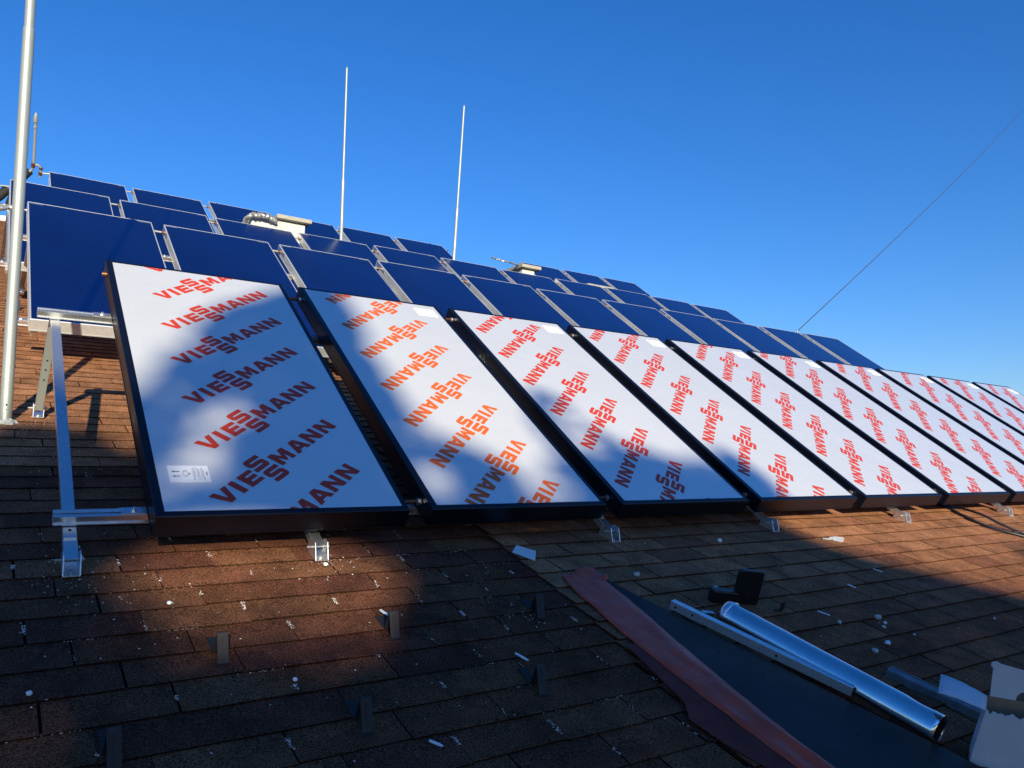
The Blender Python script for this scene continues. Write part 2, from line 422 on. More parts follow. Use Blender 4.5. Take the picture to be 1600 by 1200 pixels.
for r, (x0, u1, n0) in ROWS.items():
    xs = [x0 + i * STEP for i in range(11)] if r < 4 else [x0 + i * STEP for i in range(6)] + [8.9834 + i * STEP for i in range(3)]
    if r == 4: xs = [x0 + i * STEP for i in range(6)] + [8.9834 + i * STEP for i in range(3)]
    for i, x in enumerate(xs):
        where = rnm[r]
        lb = f"blue glass collector, {ORD[i]} from the left in the {where}"
        if r == 2 and i == 0: lb = "largest uncovered blue collector, beside the tall mast in the second row"
        if r == 4 and i >= 6:
            lb = ["blue glass collector just behind the small concrete chimney cap", "blue glass collector between small chimney and flat cap in the rearmost row", "last blue glass collector at the right end of the rearmost row"][i - 6]
        if r < 4 and i == 10: lb = f"blue glass collector closing the right end of the {where}"
        loc = pw(x, u1 - PH, n0)
        if rear0 is None: rear0 = make_rear(lb); rear0.location = loc
        else:
            q = dup(rear0, loc, lb); jr = random.Random(r * 37 + i); q.rotation_euler = (TILT + jr.uniform(-.005, .005), jr.uniform(-.003, .003), 0)

# ------------------------------------------------------------------ rails under the rows
def rail(name, label, x0, x1, u, n, u_off=0., clamps=()):
    t = thing(name, label, "mounting rail", pw(x0, u, n), TILT, group="mounting rails under the collectors")
    L = x1 - x0; b = MB()
    for y0, y1, z0, z1 in ((-.022, -.012, -.018, .018), (.012, .022, -.018, .018), (-.012, .012, -.018, -.012), (-.012, -.004, .010, .016), (.004, .012, .010, .016)):
        b.box(0, L, y0, y1, z0, z1)
    b.box(0, L, -.030, -.022, -.018, -.013)
    b.build("rail_profile", M['alu'], t, .0012)
    for cx in clamps:
        c = MB(); c.box(cx - x0 - .045, cx - x0 + .045, -.018, .018, .0185, .0245); c.tube([(cx - x0, 0, .024), (cx - x0, 0, .037)], .007, 8); c.tube([(cx - x0, 0, .0245), (cx - x0, 0, .030)], .012, 6, smooth=False)
        c.build("rail_clamp", M['alu'], t, .001)
    return t
def gaps(x0, n): return [x0 + PW + (STEP - PW) / 2 + i * STEP for i in range(n)]
rail("mounting_rail", "lower rail of the front row, its bare end crossing the slanted beam in shade", -.318, 11.8, .150, -.112, clamps=[-.048] + gaps(0, 9))
rail("mounting_rail", "upper rail of the front row, sunlit bare end crossing the beam top", -.345, 11.8, 1.822, -.112, clamps=[-.045] + gaps(0, 9))
for r, (x0, u1, n0) in ROWS.items():
    n = 10 if r < 4 else 5
    rail("mounting_rail", f"lower rail under the {rnm[r]} of blue collectors", x0 - .09, x0 + (11.2 if r < 4 else 7.0) * STEP - .2, u1 - PH + .16, n0 - .112, clamps=[x0 - .045] + gaps(x0, n))
    rail("mounting_rail", f"upper rail under the {rnm[r]}, glimpsed in the gaps", x0 - .09, x0 + (11.2 if r < 4 else 7.0) * STEP - .2, u1 - .62, n0 - .112, clamps=[x0 - .045] + gaps(x0, n))

# ------------------------------------------------------------------ support frames
def r2p(x, l, h):            # roof frame -> collector frame coordinates
    a = R_(17.5)
    return Vector((x, -.11 + l * math.cos(a) + h * math.sin(a), -.18 - l * math.sin(a) + h * math.cos(a)))
def foot(parent, base, label=None, w=.058):
    """U bracket screwed to the roof; parent lives in the collector frame"""
    T = Matrix.Translation(base) @ Matrix.Rotation(-R_(17.5), 4, 'X') @ Matrix.Translation((0, 0, .0095))
    b = MB(); b.box(-w / 2, w / 2, -.005, .115, .001, .005, T)
    for sx in (-w / 2, w / 2 - .004):
        b.prism([(-.004, .005), (.115, .005), (.105, .050), (.062, .072), (.030, .070)], sx, sx + .004, T @ Matrix(((0, 0, 1, 0), (1, 0, 0, 0), (0, 1, 0, 0), (0, 0, 0, 1))))
    o = b.build("foot_bracket", M['alu'], parent, .0008)
    c = MB(); c.tube([T @ Vector((-w / 2 - .024, .052, .042)), T @ Vector((w / 2 + .014, .052, .042))], .0048, 8)
    c.tube([T @ Vector((w / 2 + .0005, .052, .042)), T @ Vector((w / 2 + .010, .052, .042))], .0095, 6, smooth=False)
    c.build("bolt", M['galv'], o)
    MB().tube([T @ Vector((0, .022, .0055)), T @ Vector((0, .022, .013))], .009, 6, smooth=False).build("roof_screw", M['galv'], o)
    return o
def support(label, x, row=None, front_foot=True, leg_bottom=None):
    u_off, n_off = (0, 0) if row is None else (ROWS[row][1] - PH, ROWS[row][2])
    t = thing("support_frame", label, "support frame", pw(x, u_off, n_off), TILT, group="support frames of the collector rows")
    o = Vector((x, u_off, n_off))
    b = MB(); b.box(-.022, .022, .060, 1.905, -.172, -.134)
    lw = MB()
    fp = (r2p(x, .052, .040) - o) if row is None else None
    if row is None:
        lw.channel((0, .085, -.160), (0, fp.y, fp.z), .046, .034, .003)
    b.build("slanted_beam", M['alu'], t, .002)
    for u in (.10, .20, 1.87): MB().tube([(0, u, -.1345), (0, u, -.1325)], .0052, 10).build("bolt_hole", M['dark'], t)
    if row is None:
        lw.build("lower_arm", M['alu'], t, .001)
        foot(t, r2p(x, 0, 0) - o)
    lb = leg_bottom if leg_bottom is not None else r2p(x - .02, 2.05, 0)
    lb = lb - o
    lg = MB(); lg.channel((0, 1.875, -.15), (lb.x, lb.y + .04, lb.z + .045), .040, .036, .003, up=Vector((0, -1, 0)))
    lg.build("rear_leg", M['galv'], t, .001)
    for k in (.45, .55, .66):
        p = Vector((0, 1.875, -.15)).lerp(Vector((lb.x, lb.y + .04, lb.z + .045)), k); MB().tube([p + Vector((0, -.0185, 0)), p + Vector((0, -.0205, 0))], .0048, 8).build("leg_hole", M['dark'], t)
    foot(t, lb, w=.054)
    return t
SX = [(-.262, "long slanted beam frame standing bare left of the first film collector"), (.655, "support frame whose sunlit foot peeks out under the leftmost collector"),
      (2.30, "support frame foot reaching onto the shingles right of the white card"), (3.665, "support frame foot in deep shade below the fourth collector"),
      (5.25, "support frame with a sunlit foot below the sixth collector"), (6.93, "support frame with a sunlit foot beside the black cable"), (8.55, "last support frame, below the right end of the front row")]
for x, lb in SX: support(lb, x)
support("support frame of the second row, its rear leg beside the tall mast", -.235 - .03, 2, leg_bottom=r2p(-.245, 7.05, 0))
support("support frame of the third row, just left of its first blue collector", -.40, 3, leg_bottom=r2p(-.41, 9.75, 0))
for r in (2, 3):
    for k in (2, 4, 6, 8):
        xx = ROWS[r][0] + k * STEP - .05
        support(f"support frame under the {rnm[r]}, hidden below its {ORD[k]} gap", xx, r, leg_bottom=r2p(xx, 7.05 if r == 2 else 9.75, 0))

# ------------------------------------------------------------------ masts
def mast(label, base, d, L, r0, r1, joint, lump=True):
    t = thing("mast", label, "mast", pw(*base)); d = (PF.to_3x3() @ Vector(d)).normalized()
    lo = MB(); lo.tube([d * 0, d * joint], r0, 20); lo.build("lower_tube", M['galv'], t)
    up = MB(); up.tube([d * (joint + .0005), d * L], [r1, r1 * .92], 18); up.tube([d * (L + .0003), d * (L + .03)], [r1 * .9, r1 * .3], 12); up.build("upper_tube", M['galv'], t)
    if lump:
        c = MB(); rr = random.Random(2)
        for k in range(5):
            a = k * 1.3; p = Vector((.028 * math.cos(a), .028 * math.sin(a), -.01)); rad = rr.uniform(.024, .034)
            bm = bmesh.new(); bmesh.ops.create_icosphere(bm, subdivisions=3, radius=rad)
            vs = [v.co * (1 + .35 * noise.noise(v.co * 60 + p * 40)) + p for v in bm.verts]
            vs = [Vector((v.x, v.y, v.z * .8)) for v in vs]; c.add(vs, [[q.index for q in f.verts] for f in bm.faces]); bm.free()
        c.build("mortar_base", M['cement'], t)
        hl = MB()
        for z, rr_ in ((.09, .0055), (.065, .003)):
            q = (Vector((-.0, -1, 0.12)).normalized()); hl.tube([d * z + q * (r0 - .001), d * z + q * (r0 + .001)], rr_, 8)
        hl.build("screw_hole", M['dark'], t)
    return t
mast("thick galvanised mast at the left picture edge, set in white mortar", (-.438, 1.766, -.771), (-.014, .582, .813), 4.6, .0300, .0262, 2.24)
mast("thin galvanised mast, the left one of the two rising behind the blue collectors", (3.854, 7.797, -2.67), (-.001, .582, .813), 3.94, .0255, .0180, 2.15, False)
mast("thin galvanised mast, the shorter looking one on the right behind the blue collectors", (5.774, 7.79, -2.667), (.053, .581, .812), 3.92, .0265, .0185, 2.10, False)

# ------------------------------------------------------------------ chimneys
def chimney(label, capx, n_top, n_bot, bodyx, depth, u=8.55, body_n=None, bdepth=None):
    p0 = pw(capx[0], u, n_top); p1 = pw(capx[1], u, n_bot)
    th = p0.z - p1.z + .0; y = p0.y
    t = thing("chimney", label, "chimney", (capx[0], y, p0.z))
    rf_z = rw(0, 8.3, 0).z
    b = MB(); bx0, bx1 = bodyx[0] - capx[0], bodyx[1] - capx[0]
    b.box(bx0, bx1, .09, .09 + (bdepth or depth - .12), rf_z - p0.z - .2, -th - .002 if body_n is None else body_n)
    b.build("stack", M['whitewash'], t, .01)
    c = MB(); c.box(0, capx[1] - capx[0], 0, depth, -th, 0); c.build("cap_slab", M['concrete'], t, .008)
    return t
ch = chimney("white rendered chimney with a thick concrete slab and foil wrapped pipe", (2.84, 3.36), -1.49, -1.565, (2.50, 3.29), .62)
chimney("small chimney with a square concrete cap behind the third row", (7.22, 7.64), -1.54, -1.615, (7.28, 7.55), .5)
chimney("flat concrete cap barely showing above the third row, farthest of the three", (8.80, 9.46), -1.68, -1.735, (8.9, 9.3), .5)
def foil_pipe(label, pts, r, seed):
    rr = random.Random(seed); P = [Vector(pw(*q)) for q in pts]
    fine = []
    for a, b in zip(P, P[1:]):
        for k in range(9): fine.append(a.lerp(b, k / 9) + Vector([rr.uniform(-.012, .012) for _ in range(3)]))
    fine.append(P[-1]); o = thing("wrapped_pipe", label, "pipe", P[0])
    m = MB(); m.tube([q - P[0] for q in fine], [r * rr.uniform(.72, 1.25) for _ in fine], 9, smooth=False)
    m.build("foil_wrap", M['foil'], o)
    return o
foil_pipe("crumpled foil wrapped pipe lying over the white chimney", [(2.40, 8.5, -1.73), (2.43, 8.5, -1.63), (2.48, 8.5, -1.56), (2.62, 8.5, -1.545), (2.75, 8.5, -1.565), (2.83, 8.5, -1.60)], .035, 3)
foil_pipe("thin foil wrapped pipe running to the small chimney", [(6.62, 8.62, -1.57), (6.9, 8.62, -1.58), (7.15, 8.62, -1.60), (7.35, 8.7, -1.62)], .016, 5)

# ------------------------------------------------------------------ air vent and pipes at the left ends
av = thing("air_vent", "slim vertical air vent pipe with elbows beside the rearmost row", "air vent", pw(-.09, 11.1, -2.32))
def loc_pts(o, pts): return [pw(*q) - Vector(o.location) for q in pts]
b = MB(); b.tube(loc_pts(av, [(-.085, 11.1, -2.30), (-.115, 11.1, -1.62)]), .020, 12); b.build("riser_pipe", M['galv'], av)
b = MB(); b.tube(loc_pts(av, [(-.115, 11.1, -1.63), (-.118, 11.1, -1.58), (-.12, 11.1, -1.52), (-.121, 11.1, -1.49)]), [.032, .034, .022, .008], 12)
b.tube(loc_pts(av, [(-.112, 11.1, -1.72), (-.113, 11.1, -1.69)]), .027, 12); b.build("vent_cap", M['galv'], av)
b = MB(); b.tube(loc_pts(av, [(-.09, 11.1, -2.27), (-.03, 11.1, -2.27), (.0, 11.1, -2.29), (.012, 11.1, -2.33), (.012, 11.1, -2.45)]), .019, 10)
b.tube(loc_pts(av, [(.012, 11.1, -2.385), (.13, 11.1, -2.375)]), .015, 10); b.build("elbow_pipe", M['galv'], av)
b = MB(); b.tube(loc_pts(av, [(.012, 11.1, -2.30), (.012, 11.1, -2.33)]), .027, 8); b.tube(loc_pts(av, [(-.09, 11.1, -2.32), (-.09, 11.1, -2.25)]), .028, 8)
b.tube(loc_pts(av, [(.012, 11.1, -2.42), (.012, 11.1, -2.37)]), .026, 8); b.build("pipe_fitting", M['copper'], av)
b = MB(); b.tube(loc_pts(av, [(-.09, 11.1, -2.30), (-.10, 11.1, -2.36), (-.15, 11.1, -2.42)]), .018, 10); b.build("bend_pipe", M['galv'], av)
ip = thing("insulated_pipe", "thick black insulated pipe sloping down behind the mast", "pipe", pw(-.15, 11.1, -2.42))
b = MB(); b.tube(loc_pts(ip, [(-.125, 11.1, -2.385), (-.20, 11.1, -2.50), (-.30, 11.1, -2.75), (-.36, 11.1, -3.0)]), .052, 14); b.build("insulation", M['rubber'], ip)
b = MB(); b.tube(loc_pts(ip, [(-.14, 11.1, -2.405), (-.115, 11.1, -2.39)]), .030, 10); b.build("pipe_core", M['galv'], ip)
ip2 = thing("insulated_pipe", "black pipe insulation meeting the top corner of the third row", "pipe", pw(-.44, 8.2, -1.75))
b = MB(); b.tube(loc_pts(ip2, [(-.43, 8.16, -1.70), (-.50, 8.1, -1.78), (-.60, 8.0, -1.86)]), .05, 14); b.build("insulation", M['rubber'], ip2)
b = MB(); b.tube(loc_pts(ip2, [(-.41, 8.13, -1.655), (-.48, 8.12, -1.655), (-.56, 8.1, -1.665)]), .012, 8); b.build("pipe_stub", M['galv'], ip2)
ip3 = thing("insulated_pipe", "round foil cuffed pipe end with black insulation left of the mast", "pipe", pw(-.36, 5.55, -.96))
b = MB(); b.tube(loc_pts(ip3, [(-.405, 5.57, -.96), (-.375, 5.57, -.96)]), .034, 14); b.build("insulation", M['rubber'], ip3)
b = MB(); b.tube(loc_pts(ip3, [(-.373, 5.57, -.96), (-.305, 5.57, -.96)]), .010, 10); b.build("pipe_core", M['galv'], ip3)
b = MB(); b.tube(loc_pts(ip3, [(-.56, 5.5, -.97), (-.50, 5.53, -.965), (-.45, 5.56, -.955), (-.407, 5.57, -.96)]), [.020, .026, .022, .031], 9, smooth=False); b.build("foil_wrap", M['foil'], ip3)

# overhead wire
w0 = pw(11.39, 5.78, -.93); w1 = pw(37.04, 18.34, 7.92)
wr = thing("overhead_wire", "thin grey wire rising to the right from the second row", "wire", w0)
b = MB(); pts = []
for k in range(25):
    q = k / 24; p = (w1 - w0) * q; p = p + Vector((0, 0, -.55 * 4 * q * (1 - q) * .35)); pts.append(p)
b.tube(pts, .008, 6); b.build("strand", M['wire'], wr)
b = MB(); b.tube([Vector((0, 0, -.18)), Vector((0, 0, .012))], .012, 8); b.build("anchor_post", M['galv'], wr)

# ridge piece
rc = thing("ridge_cap", "small white ridge piece on the far roof edge at the left", "ridge cap", rw(-.30, 18.5, 0), PITCH)
b = MB(); b.prism([(-.16, 0), (-.15, .06), (-.06, .11), (.06, .12), (.15, .06), (.17, 0)], -.15, .15, Matrix(((1, 0, 0, 0), (0, 0, 1, 0), (0, 1, 0, .0), (0, 0, 0, 1)))); b.build("cap_body", M['plastic'], rc, .02)

# ------------------------------------------------------------------ things lying on the roof
def rthing(name, label, cat, x, l, ang=0., h=.010, group=None):
    o = bpy.data.objects.new(name, None); COL.objects.link(o); o.empty_display_size = .1
    o.matrix_world = RF @ Matrix.Translation((x, l, h)) @ Matrix.Rotation(ang, 4, 'Z')
    return tag(o, label, cat, group)
def rcopy(src, label, x, l, ang, h=.010):
    r = dup(src, (0, 0, 0), label); r.matrix_world = RF @ Matrix.Translation((x, l, h)) @ Matrix.Rotation(ang, 4, 'Z'); return r

# snow hooks: an upstanding folded strap
def hook(label, x, l, ang):
    t = rthing("snow_guard", label, "snow guard", x, l, ang, .006, "dark snow guards on the shingles")
    w = .017
    Tq = Matrix(((0, 0, 1, 0), (1, 0, 0, 0), (0, 1, 0, 0), (0, 0, 0, 1)))
    b = MB(); b.prism([(-.004, .002), (.0, .001), (.053, .072), (.054, .079), (.047, .081), (.043, .076)], -w, w, Tq)
    b.box(-w, w, -.012, 0, .0005, .003); b.build("sloping_strap", M['hook'], t, .001)
    b = MB(); b.prism([(.0475, .0775), (.0545, .0775), (.070, .0), (.066, .0)], -w + .001, w - .001, Tq); b.box(-w, w, .066, .16, .0005, .003); b.build("holding_strap", M['rubber'], t, .0008)  # rear strap coloured black for the shade under the fold
    b = MB(); b.prism([(.002, .010), (.0385, .0700), (.0375, .0710), (.001, .0110)], -.0022, .0022, Tq); b.build("stiffening_rib", M['hook'], t)
    return t
HK = [("dark snow guard standing alone lower left of the sunlit shingle patch", .102, -.666, .0), ("dark snow guard with a white sliver at its top", .695, -.649, -.05),
      ("dark snow guard nearest the red membrane strip", 1.346, -.639, -.12), ("dark snow guard with a bluish sliver behind it, below the one near the membrane", 1.029, -1.098, -.12),
      ("dark snow guard lowest in the middle of the roof", .395, -1.112, -.05), ("dark snow guard cut by the bottom picture edge at the left", -.245, -1.060, 0.04), ("dark snow guard up the sunlit roof behind the tall mast", -.30, 5.85, 0)]
hk0 = hook(*HK[0])
for lb, x, l, a in HK[1:]: rcopy(hk0, lb, x, l, a, .006)

# white card
t = tag(MB().add([(0, 0, .016), (-.069, .102, .017), (.0, .177, .018), (.072, .107, .015), (0, 0, .014), (-.069, .102, .015), (.0, .177, .016), (.072, .107, .013)], [(3, 2, 1, 0), (4, 5, 6, 7), (0, 1, 5, 4), (1, 2, 6, 5), (2, 3, 7, 6), (3, 0, 4, 7)]).build("paper_card", M['plastic']), "white rectangular card lying on the shaded shingles", "card")
t.matrix_world = RF @ Matrix.Translation((1.645, -.164, .004)) @ Matrix.Rotation(-.05, 4, 'Z')

# red membrane strip
def membrane():
    L = [(1.678, -.335), (1.652, -.42), (1.632, -.509), (1.626, -.627), (1.603, -.80), (1.597, -.961), (1.590, -1.1), (1.586, -1.245), (1.584, -1.454), (1.589, -1.658), (1.60, -1.85), (1.60, -2.1)]
    Rr = [(1.861, -.303), (1.855, -.38), (1.859, -.44), (1.838, -.62), (1.815, -.80), (1.785, -.956), (1.765, -1.1), (1.748, -1.226), (1.725, -1.40), (1.71, -1.60), (1.71, -1.85), (1.70, -2.1)]
    n = 70; m = 14; vs = []
    rr = random.Random(1)
    for j in range(n + 1):
        q = j / n * (len(L) - 1); i = min(int(q), len(L) - 2); f = q - i
        a = Vector(L[i]).lerp(Vector(L[i + 1]), f); b = Vector(Rr[i]).lerp(Vector(Rr[i + 1]), f)
        for k in range(m + 1):
            s = k / m; p = a.lerp(b, s); l = p.y
            wr = .5 + .5 * math.sin(s * 26 + 3 * noise.noise(Vector((p.x * 8, l * 5, 0)))); top = max(0, min(1, (l + .56) / .20))
            hgt = .016 + .030 * s ** 1.6 * (1 if l < -.42 else .6) + .010 * noise.noise(Vector((p.x * 9, l * 3.5, 1.3))) + .008 * noise.noise(Vector((s * 3, l * 11, 5.))) + .011 * top * wr * (.3 + .7 * math.sin(math.pi * s))
            hgt += .010
            if k == 0: hgt = .0235
            vs.append((p.x + .006 * noise.noise(Vector((l * 9, 0, 3))), p.y, max(.0235, min(hgt, (.0335 + (.014 * (1 - s) * s * 4)) if l < -.44 else .062))))
    fs = [(j * (m + 1) + k, j * (m + 1) + k + 1, (j + 1) * (m + 1) + k + 1, (j + 1) * (m + 1) + k) for j in range(n) for k in range(m)]
    o = MB().add(vs, [tuple(reversed(f)) for f in fs], True).build("membrane_strip", M['membrane'])
    sm = o.modifiers.new("thick", 'SOLIDIFY'); sm.thickness = .003; sm.offset = -1
    o.matrix_world = RF.copy()
    tag(o, "wrinkled red membrane strip running down beside the grey sheet", "membrane")
membrane()
# brown underlay strip left of it
o = MB().add([(1.55, -.93, .0215), (1.62, -.93, .0215), (1.66, -2.2, .0215), (1.50, -1.68, .0215), (1.45, -1.52, .0215), (1.43, -1.38, .0215), (1.49, -1.30, .0215)], [(6, 5, 4, 3, 2, 1, 0)]).build("underlay_strip", M['underlay']); o.matrix_world = RF.copy()
sm = o.modifiers.new("thick", 'SOLIDIFY'); sm.thickness = .003; sm.offset = -1
tag(o, "smooth dark brown underlay strip left of the red membrane", "underlay strip")

# grey sheet with aluminium angle
sh = rthing("metal_sheet", "large dark grey sheet metal plate leaning between red strip and aluminium bar", "metal sheet", 0, 0, 0, 0)
lo = [(1.846, -.425), (1.822, -.64), (1.765, -.956), (1.728, -1.226), (1.700, -1.379), (1.68, -1.59), (1.66, -1.85), (1.63, -2.15)]
hi = [(1.850, -.438), (1.885, -.60), (1.958, -.85), (2.03, -1.12), (2.075, -1.30), (2.125, -1.50), (2.215, -1.80), (2.31, -2.15)]
vs = [(x, l, .035) for x, l in lo] + [(x, l, .041) for x, l in hi]; n = len(lo)
o = MB().add(vs, [(i + 1, n + i + 1, n + i, i) for i in range(n - 1)]).build("plate", M['sheet'], sh)
sm = o.modifiers.new("thick", 'SOLIDIFY'); sm.thickness = .004; sm.offset = -1
for x, l in ((1.93, -1.28), (1.88, -1.10), (2.02, -1.62), (1.96, -1.66)): MB().tube([(x, l, .034), (x, l, .0405)], .0035, 8).build("rivet_hole", M['dark'], sh)
b = MB()                       # supporting battens under the plate
b.bar((1.87, -.60, .022), (2.19, -1.85, .022), .03, .022); b.build("batten", M['dark'], sh)

al = thing("aluminium_bar", "long drilled aluminium bar lying on the edge of the grey sheet", "aluminium bar", (0, 0, 0)); al.matrix_world = RF.copy()
pa = Vector((1.954, -.757, .067)); pb = Vector((2.172, -1.496, .067)); d = (pb - pa).normalized(); side = Vector((-d.y, d.x, 0))
b = MB(); b.channel(pa, pb, .034, .036, .0035, open_side=-1); b.build("bar_profile", M['alu'], al, .001)
b = MB()
left = d.cross(Vector((0, 0, 1))).normalized(); left = left if left.x < 0 else -left
for q in (.14, .62, .985 - .95): 
    p = pa.lerp(pb, q) + left * .0172; MB().tube([p, p + left * .0008], .0052, 10).build("drilled_hole", M['dark'], al)

# steel pipe
sp = thing("steel_pipe", "shiny steel flue pipe lying beside the drilled aluminium bar", "steel pipe", (0, 0, 0)); sp.matrix_world = RF.copy()
A_ = Vector((2.158, -.886, .0625)); B_ = Vector((2.272, -1.772, .0625)); dd = (B_ - A_).normalized()
def ringtube(pts, rs, seg=40, dent=0):
    b = MB(); rings = []; x = dd.cross(Vector((0, 0, 1))).normalized(); z = x.cross(dd)
    for p, r in zip(pts, rs):
        ring = []
        for k in range(seg):
            a = 2 * math.pi * k / seg; q = (p - A_).length
            rr = r * (1 + .012 * noise.noise(Vector((math.cos(a) * 2, math.sin(a) * 2, q * 6))))
            if dent and q > .76: rr *= 1 - .10 * max(0, math.cos(a - 2.2)) ** 6 * math.sin(min(1, (q - .76) / .10) * math.pi * .9)
            ring.append(p + x * math.cos(a) * rr + z * math.sin(a) * rr)
        rings.append(ring)
    vs = [v for r in rings for v in r]
    b.add(vs, [(i * seg + k, (i + 1) * seg + k, (i + 1) * seg + (k + 1) % seg, i * seg + (k + 1) % seg) for i in range(len(rings) - 1) for k in range(seg)], True)
    return b
L = (B_ - A_).length; n = 60
pts = [A_ + dd * L * i / n for i in range(n + 1)]; rs = [.060] * (n + 1)
for i in (1, 2): rs[i] = .0635
rs[0] = .0625
o = ringtube(pts, rs, dent=1).build("tube_wall", M['steel'], sp)
sm = o.modifiers.new("thick", 'SOLIDIFY'); sm.thickness = .0022; sm.offset = -1
b = ringtube([A_ + dd * L * .01, A_ + dd * L * .994], [.0572, .0572]); b.build("bore_shade_lining", M['dark'], sp)  # dark sleeve stands in for the shade inside the bore
b = ringtube([A_ + dd * .02, A_ + dd * .021, A_ + dd * .030, A_ + dd * .031], [.060, .0665, .0665, .060]); b.build("rim_ring", M['steel'], sp)

# black bracket
bk = rthing("plastic_bracket", "black bracket with one upright plate behind the steel pipe", "bracket", 2.468, -.742, -.385, .010)
b = MB(); w_ = .062
def rrect(w, h, r, n=5):
    out = []
    for cx, cy, a0 in ((w - r, h - r, 0), (-w + r, h - r, 90), (-w, 0, None), (w, 0, None)):
        if a0 is None: out.append((cx, cy)); continue
        for k in range(n + 1):
            a = R_(a0 + 90 * k / n); out.append((cx + r * math.cos(a), cy + r * math.sin(a)))
    return out
b.prism(rrect(w_, .168, .012), -.014, .014, Matrix(((1, 0, 0, 0), (0, 0, 1, 0), (0, 1, 0, 0), (0, 0, 0, 1)))); b.build("upright_plate", M['black'], bk, .004)
b = MB(); b.box(-.19, -.063, -.045, .005, 0, .066); b.build("low_block", M['black'], bk, .006)
b = MB(); b.box(-.012, .004, -.0165, -.0145, .052, .060); b.box(-.004, -.001, -.0165, -.0145, .030, .060); b.build("moulded_mark", M['hook'], bk)

# extruded rails under the carton
rl = rthing("aluminium_rail", "ribbed aluminium rail running under the carton flap", "aluminium rail", 0, 0, 0, 0)
ra = Vector((2.590, -1.400, .020)); rb = Vector((2.715, -1.86, .020)); dr = (rb - ra).normalized(); T = Matrix((dr.cross(Vector((0, 0, 1))).normalized(), dr, Vector((0, 0, 1)))).transposed().to_4x4(); T.translation = ra
b = MB(); Lr = (rb - ra).length
b.box(-.030, .030, 0, Lr, -.010, -.006, T)
for x in (-.030, -.004, .010, .027): b.box(x, x + .003, 0, Lr, -.006, .022, T)
b.box(-.009, -.004, 0, Lr, .018, .022, T); b.box(.013, .018, 0, Lr, .018, .022, T); b.box(-.045, -.030, 0, Lr, -.010, -.007, T)
b.build("rail_profile", M['rail_dark'], rl, .0006)

# open carton
bx = rthing("carton", "torn open white cardboard carton at the lower right corner", "carton", 0, 0, 0, .010)
A0 = Vector((2.275, -1.885, 0)); D1 = Vector((.84, -.54, 0)) * .42; D2 = Vector((.125, .055, 0)); H_ = .205
def panel(name, p, q, h0, h1, m, jag=0, seed=1, inner=None, lean=Vector((0, 0, 0)), nn=70):
    rr = random.Random(seed); n_ = nn; vs = []
    for i in range(n_ + 1):
        s = i / n_; base = p.lerp(q, s)
        top = h1 + (rr.uniform(-jag, jag * .4) if jag else 0)
        for k in range(5):
            z = h0 + (top - h0) * k / 4; off = Vector((.003 * noise.noise(Vector((s * 3, z * 9, seed))), .003 * noise.noise(Vector((s * 3, z * 9, seed + 9.))), 0))
            vs.append(base + off + lean * (k / 4) + Vector((0, 0, z)))
    fs = [(i * 5 + k, (i + 1) * 5 + k, (i + 1) * 5 + k + 1, i * 5 + k + 1) for i in range(n_) for k in range(4)]
    o = MB().add(vs, fs, False).build(name, m, bx); sm = o.modifiers.new("thick", 'SOLIDIFY'); sm.thickness = .0035; sm.offset = 0
    return o
panel("front_wall", A0, A0 + D1, 0, H_, M['card'], .010, 2)
panel("side_wall", A0, A0 + D2, 0, H_, M['card'], .004, 3)
panel("back_wall", A0 + D2, A0 + D2 + D1, 0, H_, M['brown'], .0, 4)
panel("side_wall", A0 + D1, A0 + D1 + D2, 0, H_, M['card'], .004, 5)
b = MB(); q = [A0 + Vector((0, 0, .004)), A0 + D1 + Vector((0, 0, .004)), A0 + D1 + D2 + Vector((0, 0, .004)), A0 + D2 + Vector((0, 0, .004))]; b.add(q, [(0, 1, 2, 3)]); b.build("bottom", M['brown'], bx)
# long side flap folded outward
f0 = A0 + Vector((0, 0, H_ - .002)); f1 = A0 + D2 + Vector((0, 0, H_ - .002)); e0 = Vector((2.232, -1.748, H_ - .012)); e1 = Vector((2.352, -1.690, H_ + .006))
b = MB(); vs = []
for i in range(9):
    s = i / 8; a = f0.lerp(e0, s); c = f1.lerp(e1, s)
    for k in range(4): vs.append(a.lerp(c, k / 3) + Vector((0, 0, .007 * math.sin(s * 3.1) + .004 * noise.noise(Vector((s * 4, k, 0))))))
b.add(vs, [(i * 4 + k, (i + 1) * 4 + k, (i + 1) * 4 + k + 1, i * 4 + k + 1) for i in range(8) for k in range(3)], True)
o = b.build("long_flap", M['card'], bx); sm = o.modifiers.new("thick", 'SOLIDIFY'); sm.thickness = .003; sm.offset = 0
# upright flap with a round hole
p0 = A0 + D2; dn = D1.normalized(); Tm = Matrix((dn, Vector((-.10, .05, 1)).normalized(), Vector((0, 0, 1)).cross(dn) * 1)).transposed().to_4x4(); Tm.translation = p0 + Vector((0, 0, H_ + .001))
hole = [(.135 + .030 * math.cos(R_(a)), .006 + .030 * math.sin(R_(a))) for a in range(180, -1, -15)]
poly = [(.012, 0)] + [(.104, 0)] + hole + [(.17, 0), (.30, 0), (.30, .100), (.20, .108), (.10, .117), (.03, .124), (.012, .132), (-.004, .126), (-.006, .112), (.004, .104)]
b = MB(); b.prism(poly, -.0015, .0015, Tm); b.build("upright_flap", M['card'], bx)

